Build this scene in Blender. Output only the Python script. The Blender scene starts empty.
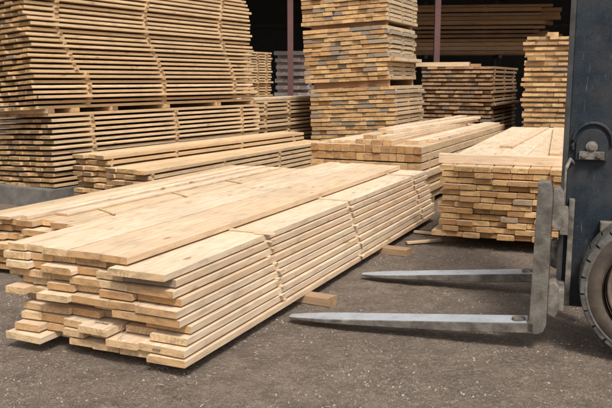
import bpy, bmesh, math, random
from mathutils import Matrix, Vector, noise
R = math.radians
rnd = random.Random(11)
sc = bpy.context.scene
col = sc.collection

# ------------------------------------------------------------------ helpers
def tag(o, label=None, cat=None, group=None, kind=None):
    if label: o['label'] = label
    if cat: o['category'] = cat
    if group: o['group'] = group
    if kind: o['kind'] = kind
    return o

def empty(name, M):
    o = bpy.data.objects.new(name, None); col.objects.link(o)
    o.empty_display_size = .1; o.matrix_world = M
    return o

class MB:
    """collects vertices and faces; three attributes feed the wood shader"""
    def __init__(s): s.v = []; s.f = []; s.c = []; s.t = []; s.smooth = []
    def build(s, name, mat, parent=None, M=None, attrs=True):
        me = bpy.data.meshes.new(name); me.from_pydata(s.v, [], s.f); me.update()
        if attrs and s.c and len(s.c) == len(s.v):
            a = me.attributes.new('bco', 'FLOAT_VECTOR', 'POINT')
            a.data.foreach_set('vector', [q for p in s.c for q in p])
            a = me.attributes.new('tint', 'FLOAT_COLOR', 'CORNER')
            a.data.foreach_set('color', [q for i, f in enumerate(s.f) for _ in f for q in (*s.t[i], 1.0)])
        if s.smooth:
            me.polygons.foreach_set('use_smooth', s.smooth + [False]*(len(me.polygons)-len(s.smooth)))
        me.materials.append(mat)
        o = bpy.data.objects.new(name, me); col.objects.link(o)
        if parent: o.parent = parent
        if M is not None:
            if parent: o.matrix_local = M
            else: o.matrix_world = M
        return o
    def box(s, x0, x1, y0, y1, z0, z1, b=.004, M=None):
        """bevelled box"""
        bm = bmesh.new(); bmesh.ops.create_cube(bm, size=1)
        for v in bm.verts:
            v.co = Vector(((x0+x1)/2+v.co.x*(x1-x0), (y0+y1)/2+v.co.y*(y1-y0), (z0+z1)/2+v.co.z*(z1-z0)))
        if b: bmesh.ops.bevel(bm, geom=bm.edges[:], offset=min(b, .3*min(x1-x0, y1-y0, z1-z0)), segments=2, affect='EDGES', profile=.7)
        s.bm(bm, M); return s
    def bm(s, bm, M=None):
        k = len(s.v); bm.verts.index_update()
        s.v += [tuple((M @ v.co) if M else v.co) for v in bm.verts]
        s.f += [[k+v.index for v in f.verts] for f in bm.faces]
        bm.free(); return s
    def prism(s, pts, y0, y1, b=.003, M=None):
        """outline in XZ extruded along Y"""
        bm = bmesh.new()
        a = [bm.verts.new((p[0], y0, p[1])) for p in pts]; c = [bm.verts.new((p[0], y1, p[1])) for p in pts]
        n = len(pts); bm.faces.new(a); bm.faces.new(c[::-1])
        for i in range(n): bm.faces.new((a[i], c[i], c[(i+1) % n], a[(i+1) % n]))
        bmesh.ops.recalc_face_normals(bm, faces=bm.faces[:])
        if b: bmesh.ops.bevel(bm, geom=bm.edges[:], offset=b, segments=2, affect='EDGES', profile=.7)
        s.bm(bm, M); return s
    def lathe(s, prof, n=48, M=None, close=True):
        """profile of (radius, y) turned about Y"""
        k = len(s.v); m = len(prof)
        for i in range(n):
            a = 2*math.pi*i/n
            for r, y in prof:
                p = Vector((r*math.cos(a), y, r*math.sin(a))); s.v.append(tuple(M @ p if M else p))
        for i in range(n):
            for j in range(m if close else m-1):
                a, b = i*m, ((i+1) % n)*m
                s.f.append([k+a+j, k+a+(j+1) % m, k+b+(j+1) % m, k+b+j]); 
        return s
    def tube(s, pts, r, n=8):
        k = len(s.v)
        for i, p in enumerate(pts):
            p = Vector(p); d = (Vector(pts[min(i+1, len(pts)-1)])-Vector(pts[max(i-1, 0)])).normalized()
            q = d.to_track_quat('Z', 'Y')
            for j in range(n):
                a = 2*math.pi*j/n; s.v.append(tuple(p+q @ Vector((r*math.cos(a), r*math.sin(a), 0))))
        for i in range(len(pts)-1):
            for j in range(n): s.f.append([k+i*n+j, k+i*n+(j+1) % n, k+(i+1)*n+(j+1) % n, k+(i+1)*n+j])
        s.f.append([k+j for j in range(n)][::-1]); s.f.append([k+(len(pts)-1)*n+j for j in range(n)])
        return s
    def board(s, L, W, T, M, tone=None, grey=0., gside=1., endtone=None, ch=.002, bow=0., st=5, wane=0., rough=.0015, twist=0.):
        """one sawn board: runs from 0 to L on X, centred on Y, from 0 to T on Z"""
        k = len(s.v); off = (rnd.uniform(0, 90), rnd.uniform(0, 90), rnd.uniform(0, 90))
        tone = rnd.random() if tone is None else tone
        endtone = rnd.random() if endtone is None else endtone
        h = W/2; cs = [ch*rnd.uniform(.6, 1.5) for _ in range(4)]
        if wane: cs[rnd.choice((2, 3))] = wane
        w2 = rnd.uniform(.6, 1.6)
        sec = [(-h+cs[0], 0), (h-cs[1], 0), (h, cs[1]), (h, T-min(cs[2]/w2, T*.6)), (h-cs[2], T), (-h+cs[3], T), (-h, T-min(cs[3]/w2, T*.6)), (-h, cs[0])]
        sk0, sk1 = rnd.uniform(-.006, .006), rnd.uniform(-.006, .006)
        wob = [rnd.uniform(-rough, rough) for _ in range(st+1)]
        for i in range(st+1):
            t = i/st; x = L*t
            for (y, z) in sec:
                sx = (sk0*y/h if i == 0 else sk1*y/h if i == st else 0)
                p = Vector((x+sx, y+bow*4*t*(1-t)+wob[i], z + (z > T/2)*min(0, wob[i])*.5))
                s.v.append(tuple(M @ p)); s.c.append((x+off[0], y+off[1], z+off[2]))
        n = 8
        for i in range(st):
            for j in range(n):
                s.f.append([k+i*n+j, k+i*n+(j+1) % n, k+(i+1)*n+(j+1) % n, k+(i+1)*n+j][::-1]); s.t.append((tone, 0., grey*gside))
        s.f.append([k+j for j in range(n)]); s.t.append((endtone, 1., grey))
        s.f.append([k+st*n+j for j in range(n)][::-1]); s.t.append((endtone, 1., grey))
        return s

# ------------------------------------------------------------------ materials
class NT:
    def __init__(s, name):
        s.m = bpy.data.materials.new(name); s.m.use_nodes = True; s.t = s.m.node_tree
        s.b = s.t.nodes['Principled BSDF']
    def n(s, typ, **kw):
        x = s.t.nodes.new(typ)
        for k, v in kw.items():
            if k.startswith('_'): x.inputs[k[1:].replace('_', ' ')].default_value = v
            else: setattr(x, k, v)
        return x
    def l(s, a, b): s.t.links.new(a, b)
    def math(s, op, a, b=None, c=None, clamp=False):
        x = s.n('ShaderNodeMath', operation=op, use_clamp=clamp)
        for i, q in enumerate((a, b, c)):
            if q is None: continue
            if isinstance(q, (int, float)): x.inputs[i].default_value = q
            else: s.l(q, x.inputs[i])
        return x.outputs[0]
    def mix(s, f, a, b, blend='MIX'):
        x = s.n('ShaderNodeMix', data_type='RGBA', blend_type=blend)
        for i, q in ((0, f), (6, a), (7, b)):
            if isinstance(q, (int, float)): x.inputs[i].default_value = q
            elif isinstance(q, tuple): x.inputs[i].default_value = (*q, 1) if len(q) == 3 else q
            else: s.l(q, x.inputs[i])
        return x.outputs[2]
    def vmul(s, v, k):
        x = s.n('ShaderNodeVectorMath', operation='MULTIPLY'); s.l(v, x.inputs[0]); x.inputs[1].default_value = k; return x.outputs[0]
    def noise(s, v, scale, detail=3, rough=.55, dist=0.):
        x = s.n('ShaderNodeTexNoise', _Scale=scale, _Detail=detail, _Roughness=rough, _Distortion=dist)
        if v is not None: s.l(v, x.inputs['Vector'])
        return x.outputs['Fac']
    def ramp(s, f, lo, hi, a=0., b=1.):
        x = s.n('ShaderNodeMapRange', clamp=True); s.l(f, x.inputs[0])
        for i, q in enumerate((lo, hi, a, b)): x.inputs[i+1].default_value = q
        return x.outputs[0]
    def bump(s, h, strength, dist=.01):
        x = s.n('ShaderNodeBump', _Strength=strength, _Distance=dist); s.l(h, x.inputs['Height'])
        s.l(x.outputs[0], s.b.inputs['Normal'])

def wood(name, c0, c1, e0, e1, dark=.5, stain=.4, topdirt=.0):
    t = NT(name)
    bco = t.n('ShaderNodeAttribute', attribute_name='bco').outputs['Vector']
    ti = t.n('ShaderNodeAttribute', attribute_name='tint'); sp = t.n('ShaderNodeSeparateColor'); t.l(ti.outputs['Color'], sp.inputs[0])
    tone, end, grey = sp.outputs[0], sp.outputs[1], sp.outputs[2]
    # side: long grain streaks
    g1 = t.noise(t.vmul(bco, (1.2, 26, 26)), 3.0, 4, .6)
    g2 = t.noise(t.vmul(bco, (2.5, 150, 150)), 2.0, 3, .6)
    rings = t.noise(t.vmul(bco, (.45, 5, 5)), 1.6, 2, .5, .3)
    bands = t.math('SINE', t.math('MULTIPLY', rings, 85.))
    bands = t.ramp(bands, -.2, 1.)
    patch = t.noise(t.vmul(bco, (1.3, 5, 5)), 1.5, 3, .6)
    k = t.math('ADD', t.math('MULTIPLY', tone, .75), t.math('MULTIPLY', t.ramp(patch, .3, .7), .35))
    side = t.mix(k, c0, c1)
    side = t.mix(t.math('MULTIPLY', bands, .26), side, tuple(q*w for q, w in zip(c1, (.80, .62, .46))))
    side = t.mix(t.ramp(g1, .48, .75, 0, .40), side, tuple(q*w for q, w in zip(c1, (.68, .55, .42))))
    side = t.mix(t.ramp(g2, .45, .72, 0, .42), side, tuple(q*w for q, w in zip(c0, (.72, .6, .48))))
    # knots
    vo = t.n('ShaderNodeTexVoronoi', _Scale=1.0, feature='F1'); t.l(t.vmul(bco, (2.6, 6.5, 6.5)), vo.inputs['Vector'])
    kn = t.ramp(vo.outputs['Distance'], .05, .13, 1., 0.)
    side = t.mix(t.math('MULTIPLY', kn, .75), side, (.26, .125, .05))
    # dirt and weathering
    di = t.noise(t.vmul(bco, (2.2, 7, 7)), 2.5, 5, .65)
    side = t.mix(t.ramp(di, .53, .74, 0, .5), side, (.21, .15, .10))
    # end grain
    er = t.noise(t.vmul(bco, (2, 5, 13)), 1.1, 0, .3, 0.)
    eb = t.ramp(t.math('SINE', t.math('MULTIPLY', er, 110.)), -.2, 1.)
    ec = t.mix(tone, e0, e1)
    ec = t.mix(t.math('MULTIPLY', eb, .34), ec, tuple(q*.6 for q in e1))
    es = t.noise(t.vmul(bco, (8, 9, 22)), 1.2, 4, .65)
    ec = t.mix(t.ramp(es, .45, .72, 0, stain), ec, (.10, .065, .040))
    c = t.mix(end, side, ec)
    gn = t.noise(t.vmul(bco, (3, 30, 30)), 2., 3)
    gc = t.mix(gn, (.10, .095, .09), (.27, .245, .22))
    c = t.mix(t.math('MULTIPLY', grey, .9), c, gc)
    # soft broad darkening from yard dust, in world space
    geo = t.n('ShaderNodeNewGeometry')
    wd = t.noise(geo.outputs['Position'], 1.7, 5, .6)
    c = t.mix(t.ramp(wd, .46, .72, 0, .26), c, (.26, .205, .15))
    t.l(c, t.b.inputs['Base Color'])
    t.b.inputs['Roughness'].default_value = .78
    t.b.inputs['Specular IOR Level'].default_value = .25
    fine = t.noise(t.vmul(bco, (60, 260, 260)), 1., 3, .7)
    h = t.math('ADD', t.math('MULTIPLY', g1, .5), fine)
    t.bump(h, .35, .002)
    return t.m

W_fresh = wood('fresh_pine', (.80, .665, .50), (.62, .435, .265), (.74, .53, .30), (.50, .27, .105), stain=.6)
W_mid = wood('sawn_pine', (.70, .55, .375), (.56, .395, .235), (.72, .45, .20), (.40, .20, .075), stain=.65)
W_dry = wood('drying_pine', (.76, .58, .37), (.56, .385, .215), (.66, .40, .165), (.17, .10, .05), stain=.85)
W_old = wood('stored_pine', (.58, .32, .14), (.16, .09, .05), (.50, .29, .12), (.20, .11, .055), stain=.7)
W_tower = wood('end_stacked_pine', (.70, .56, .38), (.50, .37, .23), (.74, .47, .215), (.42, .235, .10), stain=.55)
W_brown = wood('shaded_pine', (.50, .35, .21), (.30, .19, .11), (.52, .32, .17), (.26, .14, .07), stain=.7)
W_grey = wood('weathered_timber', (.72, .66, .63), (.50, .38, .37), (.40, .34, .30), (.25, .19, .17), stain=.6)

def ground_mat():
    t = NT('yard_dirt'); p = t.n('ShaderNodeNewGeometry').outputs['Position']
    a = t.noise(p, .55, 6, .6); b = t.noise(p, 5., 6, .65); c = t.noise(p, 42., 5, .7); d = t.noise(p, 170., 3, .7)
    base = t.mix(t.ramp(a, .32, .68), (.29, .215, .155), (.48, .365, .27))
    base = t.mix(t.ramp(b, .40, .60, 0, .75), base, (.215, .160, .118))
    base = t.mix(t.ramp(c, .50, .62, 0, .85), base, (.50, .40, .315))
    base = t.mix(t.ramp(d, .48, .62, 0, .9), base, (.085, .062, .047))
    base = t.mix(t.ramp(t.noise(p, 16., 6, .75), .55, .68, 0, .55), base, (.08, .06, .045))
    v = t.n('ShaderNodeTexVoronoi', _Scale=62.); t.l(p, v.inputs['Vector'])
    peb = t.ramp(v.outputs['Distance'], .16, .30, 1., 0.)
    pm = t.math('MULTIPLY', peb, t.ramp(t.noise(p, 9., 3), .5, .62))
    base = t.mix(t.math('MULTIPLY', pm, .8), base, t.mix(t.noise(p, 60.), (.12, .10, .085), (.42, .36, .30)))
    t.l(base, t.b.inputs['Base Color'])
    rg = t.ramp(a, .35, .6, .75, .95); t.l(rg, t.b.inputs['Roughness'])
    h = t.math('ADD', t.math('ADD', t.math('MULTIPLY', b, 1.6), t.math('MULTIPLY', c, .9)), t.math('ADD', t.math('MULTIPLY', d, .45), t.math('MULTIPLY', pm, .5)))
    t.bump(h, 1., .045)
    return t.m

def flat(name, c0, c1, scale=6., rough=.6, metal=0., dirt=(.16, .13, .10), da=.5, ds=3., bump=.3, spec=.4, scratch=0., scol=(.5, .5, .5)):
    t = NT(name); p = t.n('ShaderNodeTexCoord').outputs['Object']
    a = t.noise(p, scale, 5, .6); b = t.noise(p, ds, 6, .68); c = t.noise(p, 90., 3, .7)
    base = t.mix(t.ramp(a, .3, .7), c0, c1)
    base = t.mix(t.ramp(b, .42, .66, 0, da), base, dirt)
    dm = t.ramp(b, .42, .66, 0, 1.)
    if scratch:
        s1 = t.noise(t.vmul(p, (90, 90, 5)), 1.5, 3, .6, 1.)
        s2 = t.noise(t.vmul(p, (5, 40, 60)), 1.5, 4, .7, 2.5)
        sm = t.math('MAXIMUM', t.ramp(s1, .655, .73), t.ramp(s2, .65, .75))
        base = t.mix(t.math('MULTIPLY', sm, scratch), base, scol)
    base = t.mix(t.ramp(c, .5, .8, 0, .35), base, dirt)
    t.l(base, t.b.inputs['Base Color'])
    t.l(t.math('ADD', t.math('MULTIPLY', dm, .25), rough, clamp=True), t.b.inputs['Roughness'])
    t.b.inputs['Metallic'].default_value = metal; t.b.inputs['Specular IOR Level'].default_value = spec
    t.bump(t.math('ADD', b, t.math('MULTIPLY', c, .5)), bump, .004)
    return t.m

M_ground = ground_mat()
M_paint = flat('dark_blue_paint', (.004, .010, .017), (.014, .024, .036), 7., .5, 0., (.050, .046, .042), .7, 5., .8, .3, .55, (.17, .185, .195))
M_frame = flat('grimy_black_steel', (.018, .02, .022), (.04, .042, .044), 9., .6, 0., (.10, .085, .07), .7, 5.)
M_fork = flat('bare_lit_fork_steel', (.42, .46, .50), (.60, .64, .68), 4., .38, .3, (.20, .175, .15), .6, 8., .3, .5, .3, (.2, .2, .2))
M_forkside = flat('dirty_shaded_fork_steel', (.095, .084, .072), (.21, .185, .155), 9., .8, .05, (.06, .047, .036), .85, 11., .9)  # dirt and shade together in the colour, against the pale blade top
M_hook = flat('muddy_steel', (.055, .045, .037), (.32, .28, .235), 12., .8, .1, (.075, .06, .048), .7, 14., .8)
M_rubber = flat('dusty_rubber', (.050, .038, .029), (.125, .096, .072), 10., .9, 0., (.05, .042, .037), .6, 7., .8, .2)
M_tread = flat('worn_tread', (.09, .082, .073), (.20, .19, .172), 14., .85, 0., (.05, .043, .036), .8, 12., .8, .2)
M_rim = flat('rusty_rim', (.10, .075, .06), (.22, .165, .13), 11., .7, .2, (.05, .035, .03), .6, 9., .5)
M_post = flat('red_brown_paint', (.105, .045, .042), (.14, .062, .056), 5., .6, 0., (.09, .055, .05), .4, 4.)
M_conc = flat('old_concrete', (.10, .09, .078), (.20, .18, .155), 7., .9, 0., (.12, .105, .09), .5, 5., .5)
M_dark = flat('shade_dark_cladding', (.035, .036, .038), (.075, .075, .075), 3., .8, 0., (.012, .012, .012), .4, 3.)  # coloured near black so the shed interior looks deep in shade
M_roof = flat('shed_roof_sheet', (.06, .062, .065), (.10, .10, .105), 3., .7, .3, (.05, .04, .035), .4, 3.)
M_stone = flat('pebble', (.20, .18, .16), (.52, .48, .43), 30., .85)
M_ink = flat('stamp_ink', (.02, .018, .02), (.05, .045, .045), 60., .8)
M_twine = flat('baling_twine', (.45, .36, .24), (.58, .48, .34), 60., .9)
M_glass = flat('cab_plastic', (.02, .02, .02), (.04, .04, .04), 5., .4)

# ------------------------------------------------------------------ ground
def hgt(x, y):
    v = Vector((x, y, 0))
    h = noise.noise(v*.5)*.4+noise.noise(v*1.9)*.35+noise.noise(v*6)*.4+noise.noise(v*13)*.32
    return -.014 + .013*max(-1, min(1, h))
def axis(a, b, step, far):
    xs = []; x = a
    while x < b: xs.append(x); x += step
    s = step; lo = a; hi = xs[-1]; pre = []; post = []
    while hi < far: s *= 1.22; hi += s; post.append(hi)
    s = step
    while lo > -far: s *= 1.22; lo -= s; pre.append(lo)
    return pre[::-1]+xs+post
xs = axis(-2.6, 3.2, .035, 220); ys = axis(1.9, 8., .035, 220)
g = MB(); nx = len(xs)
for y in ys:
    for x in xs: g.v.append((x, y, hgt(x, y)))
for j in range(len(ys)-1):
    for i in range(nx-1): g.f.append([j*nx+i, j*nx+i+1, (j+1)*nx+i+1, (j+1)*nx+i])
g.smooth = [True]*len(g.f)
tag(g.build('ground', M_ground, attrs=False), kind='structure')

# loose gravel and sawdust crumbs: nobody could count them
def scatter(name, n, mat, smin, smax, label, cat, chip=False, seed=3):
    r = random.Random(seed); m = MB()
    for _ in range(n):
        y = 2.2+6.*r.random()**1.25; x = r.uniform(-.62, .62)*y + r.uniform(-.3, .3)
        s = smin+(smax-smin)*r.random()**2.5
        if chip and r.random() < .45:      # chips gather along the foot of the front stack
            al = r.uniform(-.3, 4.6); of = r.gauss(.05, .13)
            if r.random() < .25: al, of = r.gauss(-.15, .12), r.uniform(-1.1, .1)
            x = -.575+al*.413+of*.911; y = 3.5+al*.911-of*.413
        if not chip and noise.noise(Vector((x*1.4, y*1.4, 4.)))*1.2+noise.noise(Vector((x*5, y*5, 9.)))*.9+r.uniform(-.35, .3) < 0: continue
        k = len(m.v); z = hgt(x, y); a = r.uniform(0, 6.28)
        if chip:
            l, w, t = s*r.uniform(1.2, 3.5), s*r.uniform(.3, .8), s*.2
            ti = r.uniform(-.3, .3)
            for dx, dy, dz in ((-1, -1, 0), (1, -1, 0), (1, 1, 0), (-1, 1, 0), (-1, -1, 1), (1, -1, 1), (1, 1, 1), (-1, 1, 1)):
                X, Y = dx*l/2, dy*w/2
                m.v.append((x+X*math.cos(a)-Y*math.sin(a), y+X*math.sin(a)+Y*math.cos(a), z+dz*t+.001+abs(ti)*l/2+X*ti))
            m.f += [[k, k+3, k+2, k+1], [k+4, k+5, k+6, k+7]]+[[k+i, k+(i+1) % 4, k+4+(i+1) % 4, k+4+i] for i in range(4)]
        else:
            ring = [(math.cos(a+i*1.2566)*s*r.uniform(.7, 1.2), math.sin(a+i*1.2566)*s*r.uniform(.5, 1.), 0) for i in range(5)]
            for q in ring: m.v.append((x+q[0], y+q[1], z-.002))
            for q in ring: m.v.append((x+q[0]*.62, y+q[1]*.62, z+s*r.uniform(.45, .8)))
            m.f.append([k+5+i for i in range(5)])
            for i in range(5): m.f.append([k+i, k+(i+1) % 5, k+5+(i+1) % 5, k+5+i])
    o = m.build(name, mat, attrs=False); tag(o, label, cat, kind='stuff')
scatter('gravel', 15000, M_stone, .0014, .008, 'small loose pebbles strewn over the trodden brown dirt yard', 'gravel', seed=3)
M_chip = flat('sawdust_chip', (.34, .27, .19), (.56, .47, .35), 30., .9)
M_dstone = flat('brown_crumb', (.085, .065, .05), (.24, .19, .15), 30., .9)
scatter('dirt_crumbs', 34000, M_dstone, .0025, .0095, 'dark crumbs of dry earth scattered on the brown yard', 'dirt', seed=8)
scatter('wood_chips', 2000, M_chip, .0022, .008, 'pale splinters and bark chips scattered on the dirt yard', 'wood chips', chip=True, seed=5)

# ------------------------------------------------------------------ lumber
ORD = ['topmost', 'second', 'third', 'fourth', 'fifth', 'sixth', 'seventh', 'eighth', 'ninth', 'tenth', 'eleventh', 'twelfth', 'thirteenth', 'fourteenth']
NTH = ['first', 'second', 'third', 'fourth', 'fifth', 'sixth', 'seventh', 'eighth', 'ninth', 'tenth', 'eleventh', 'twelfth', 'thirteenth', 'fourteenth']
def frame(x, y, yaw, z=0., roll=0.):
    """X runs away along the boards, Y to the left, Z up; roll sinks the left side"""
    return Matrix.Translation((x, y, z)) @ Matrix.Rotation(R(90-yaw), 4, 'Z') @ Matrix.Rotation(R(-roll), 4, 'X')
def pos(i, n):
    if i == 0: return 'leftmost'
    if i == n-1: return 'rightmost'
    return (NTH[i]+' from left') if i < n/2 else (NTH[n-1-i]+' from right')
def single(name, M, L, W, T, mat, label, cat, group=None, **kw):
    m = MB(); m.board(L, W, T, Matrix.Identity(4), **kw)
    return tag(m.build(name, mat, M=M), label, cat, group)
def look(tone, grey, adjs):
    if grey > .4: return 'grey-ended'
    return adjs[0] if tone < .35 else adjs[1] if tone < .7 else adjs[2]

def stack(base, L, rows, mat, where=None, group=None, rest_name='stacked_boards', rest_label=None, pick=lambda r, i: False,
          cat='board', name='board', sticks=(), stick_t=.01, stick_pick=None, greyp=0., adjs=('pale', 'honey-coloured', 'orange-toned'), st=4, ch=.002, jit=.02, far=.04, bowa=.0, wanep=.1):
    """rows come top first: (z, T, [(y_right, W, x_front, opts)])   y measured leftwards from the right side"""
    rest = MB(); nrest = 0
    for r, (z, T, bl) in enumerate(rows):
        n = len(bl)
        for i, (y, W, x, op) in enumerate(bl):
            tone = op.get('tone', rnd.random()); gr = op.get('grey', (rnd.random() < greyp)*rnd.uniform(.5, 1.))
            LL = op.get('L', L)+rnd.uniform(-far, far)-x
            yawj = rnd.uniform(-.0015, .0015)
            M = Matrix.Translation((x, y+W/2, z)) @ Matrix.Rotation(yawj, 4, 'Z')
            kw = dict(tone=tone, grey=gr, gside=op.get('gside', .6), endtone=op.get('end', rnd.random()), ch=ch, st=st, bow=rnd.uniform(-bowa, bowa), wane=(rnd.uniform(.006, .012) if rnd.random() < wanep else 0))
            if pick(r, i):
                m = MB(); m.board(LL, W-(.005 if r == 0 else .0025), T-(rnd.uniform(0, .002)), Matrix.Identity(4), **kw)
                o = m.build(name, mat, M=base @ M)
                if op.get('label'): lb = op['label']
                else:
                    lay = 'top layer' if r == 0 else 'bottom layer' if r == len(rows)-1 else (NTH[r]+' layer down') if r < len(rows)/2 else (NTH[len(rows)-1-r]+' layer from bottom')
                    lb = '%s %s, %s in %s of %s' % (look(tone, gr, adjs), name.replace('_', ' '), pos(i, n), lay, where)
                tag(o, lb, cat, group); op['obj'] = o
            else:
                rest.board(LL, W-.0015, T*rnd.uniform(.9, 1.), M, **kw); nrest += 1
    if nrest:
        tag(rest.build(rest_name, mat, M=base), rest_label, cat, kind='stuff')

def stick_row(base, xs, levels, y0, y1, t, mat, label, cat='spacer stick', w=.03, name='spacer_sticks', jx=.015, drift=None):
    m = MB()
    for li, z in enumerate(levels):
        for xi, x in enumerate(xs):
            xx = x + rnd.uniform(-jx, jx) + (drift(li, xi) if drift else 0)
            a = y0-rnd.uniform(0, .02); b = y1+rnd.uniform(0, .02)
            M = Matrix.Translation((xx, a, z)) @ Matrix.Rotation(R(90)+rnd.uniform(-.02, .02), 4, 'Z')
            m.board(b-a, w, t, M, st=1, ch=.001)
    return tag(m.build(name, mat, M=base), label, cat, kind='stuff')

# ---- 1 the big front stack: edges (in steps of the drawn end face) measured board by board
FW = 1.10; P = .0456; T1 = .0366
def E(px): return (px-5)/182.*FW
rows_px = [
 [(12,32,2),(32,53,0),(53,81,4),(81,116,3),(116,146,5)],
 [(6,34,3),(35,57,0),(57,81,-3),(82,115,-2),(115,131,-5),(131,163,13)],
 [(9,35,5),(36,51,0),(51,85,7),(85,108,0),(108,136,4),(136,167,3)],
 [(6,29,1),(29,54,2),(54,79,0),(79,110,5),(110,140,5),(140,169,7)],
 [(14,28,-3),(28,54,-2),(52,81,5),(81,108,0),(109,143,6),(144,172,2)],
 [(5,27,8),(27,46,2),(46,79,12),(79,118,8),(119,147,8),(147,176,10)],
 [(14,44,-4),(44,62,-6),(62,90,-6),(90,119,-4),(120,147,8),(147,177,9)],
 [(13,37,2),(37,66,2),(67,97,-1),(97,122,-6),(122,145,-6),(145,180,0)],
 [(14,36,5),(36,63,4),(63,86,7),(86,118,14),(122,153,-1),(154,182,7)],
 [(12,39,12),(40,63,4),(63,86,9),(86,114,3),(114,145,14),(145,183,12)],
 [(5,46,17),(47,66,-2),(67,93,8),(93,120,9),(122,153,9),(153,187,14)],
]
GREY = {(2,5): .75, (4,1): .35, (6,0): .35, (6,2): .4, (7,3): .5, (8,4): .2}
TONE = {(0,0): .45, (0,2): .15, (0,3): .6, (0,4): .65, (1,5): .1, (2,0): 0, (2,1): .95, (2,3): .9, (3,3): .7, (8,3): .15, (9,4): .3, (5,2): .2, (10,5): .5, (1,4): .8}
LAB = {(1,5): 'wide pale plank jutting forward at the right of the second layer of the front stack',
       (2,5): 'grey-ended board directly under the wide jutting plank at the front stack corner',
       (8,3): 'board with faint black stamp on its top face, low in the front stack',
       (9,5): 'board with black stamp on its end, lowest but one at the front corner',
       (10,0): 'short-set board sticking out at the bottom left corner of the front stack',
       (10,5): 'lowest board at the right corner of the front stack, almost touching the dirt'}
F1 = frame(-.575, 3.50, 24.4)
z0 = .045; rows = []
for r, rw in enumerate(rows_px):
    sh_ = -.01+.10*(10-r)/10.
    z = z0+(10-r)*P; bl = []
    for i, (a, b, p) in enumerate(rw):
        op = {'grey': GREY.get((r, i), 0.), 'L': 4.50, 'gside': .1}
        if (r, i) in TONE: op['tone'] = TONE[(r, i)]; op['end'] = min(1, TONE[(r, i)]+.1)
        if (r, i) in LAB: op['label'] = LAB[(r, i)]
        y = FW-E(b)+sh_; y2 = FW-E(a)+sh_
        if i == len(rw)-1 and r: y = -.03+.0125*(10-r)+rnd.uniform(-.006, .006)+.0*r
        bl.append((y, y2-y, .05-p*.0075, op))
    rows.append((z, T1, bl))
front_rows = rows
stack(F1, 4.5, rows, W_fresh, where='the front stack', group='boards of the big front stack', pick=lambda r, i: True, cat='board', ch=.0017, st=10, far=.05, bowa=.004, wanep=.3)
# thin spacer sticks poking out of the right side
SX = [(1.02, 'nearest'), (2.38, 'middle'), (4.05, 'farthest')]
for r in range(1, 11):
    zt = z0+(10-r)*P+T1
    for x, wd in SX:
        yr = min(front_rows[r-1][2][-1][0], front_rows[r][2][-1][0])
        yy = yr-rnd.uniform(-.01, .035); an = rnd.uniform(-.08, .08)
        M = F1 @ Matrix.Translation((x+rnd.uniform(-.035, .035), yy, zt)) @ Matrix.Rotation(R(90)+an, 4, 'Z')
        single('spacer_stick', M, .98-yy, .034, P-T1, W_fresh,
               'thin wooden spacer poking out between %s and %s layers, %s column of the front stack' % (NTH[r-1], NTH[r], wd),
               'spacer stick', 'spacer sticks in the front stack', tone=rnd.uniform(.1, .7), st=2, ch=.001)
# one slender lath lying on the exposed step of the top
M = F1 @ Matrix.Translation((1.0, -.0+.02, z0+9*P+T1+.0005)) @ Matrix.Rotation(R(96), 4, 'Z')
single('spacer_stick', M, .14, .03, .012, W_fresh, 'short spacer stick lying on the exposed step beside the top sheet of boards', 'spacer stick', tone=.7, st=2)
# bearers
for bx, dp, h, lb in ((1.36, .20, z0, 'square bearer block under the front stack, nearer the camera, left of the fork tip'),
                  (2.9, .24, z0, 'bearer block under the far half of the front stack, below the far fork')):
    M = F1 @ Matrix.Translation((bx, -dp, -.014)) @ Matrix.Rotation(R(90-4), 4, 'Z')
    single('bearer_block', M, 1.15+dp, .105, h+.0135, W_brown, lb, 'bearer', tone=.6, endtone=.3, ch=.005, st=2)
M = F1 @ Matrix.Translation((.30, .14, -.012)) @ Matrix.Rotation(R(90), 4, 'Z')
single('bearer_block', M, .85, .10, z0+.0115, W_fresh, 'bearer tucked under the front end of the front stack, mostly in shadow', 'bearer', tone=.8, ch=.004, st=2)
# stamps
def stamp(o, x, y, z, face, w, h, seed):
    r = random.Random(seed); m = MB(); n = 5
    for i in range(n):
        u = -w/2+w*(i+.5)/n
        segs = r.choice([[(0, 0, 0, 1), (0, 1, 1, 1), (1, 1, 1, 0)], [(0, 0, 0, 1), (0, 1, 1, .5), (1, .5, 0, 0)], [(0, 0, 1, 1), (0, 1, 1, 0)], [(0, 0, 0, 1), (0, .5, 1, .5), (1, 0, 1, 1)]])
        for (a, b, c, d) in segs:
            ax, ay, cx, cy = u+(a-.5)*w/n*.6, (b-.5)*h, u+(c-.5)*w/n*.6, (d-.5)*h
            L = math.hypot(cx-ax, cy-ay); an = math.atan2(cy-ay, cx-ax)
            bm = bmesh.new(); bmesh.ops.create_cube(bm, size=1)
            for v in bm.verts: v.co = Vector((v.co.x*L, v.co.y*.0022, v.co.z*.0006))
            m.bm(bm, Matrix.Translation(((ax+cx)/2, (ay+cy)/2, 0)) @ Matrix.Rotation(an, 4, 'Z'))
    if face == 'top': Mx = Matrix.Translation((x, y, z)) @ Matrix.Rotation(R(-90), 4, 'Z')
    else: Mx = Matrix.Translation((x, y, z)) @ Matrix.Rotation(R(-90), 4, 'Z') @ Matrix.Rotation(R(90), 4, 'X')
    k = m.build('stamp_mark', M_ink, parent=o, M=Mx, attrs=False); return k
ob = front_rows[8][2][3][3]['obj']; stamp(ob, .075, 0, T1+.0003, 'top', .085, .016, 4)
ob = front_rows[9][2][5][3]['obj']; stamp(ob, -.0045, .025, T1*.5, 'end', .05, .011, 9)
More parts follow.
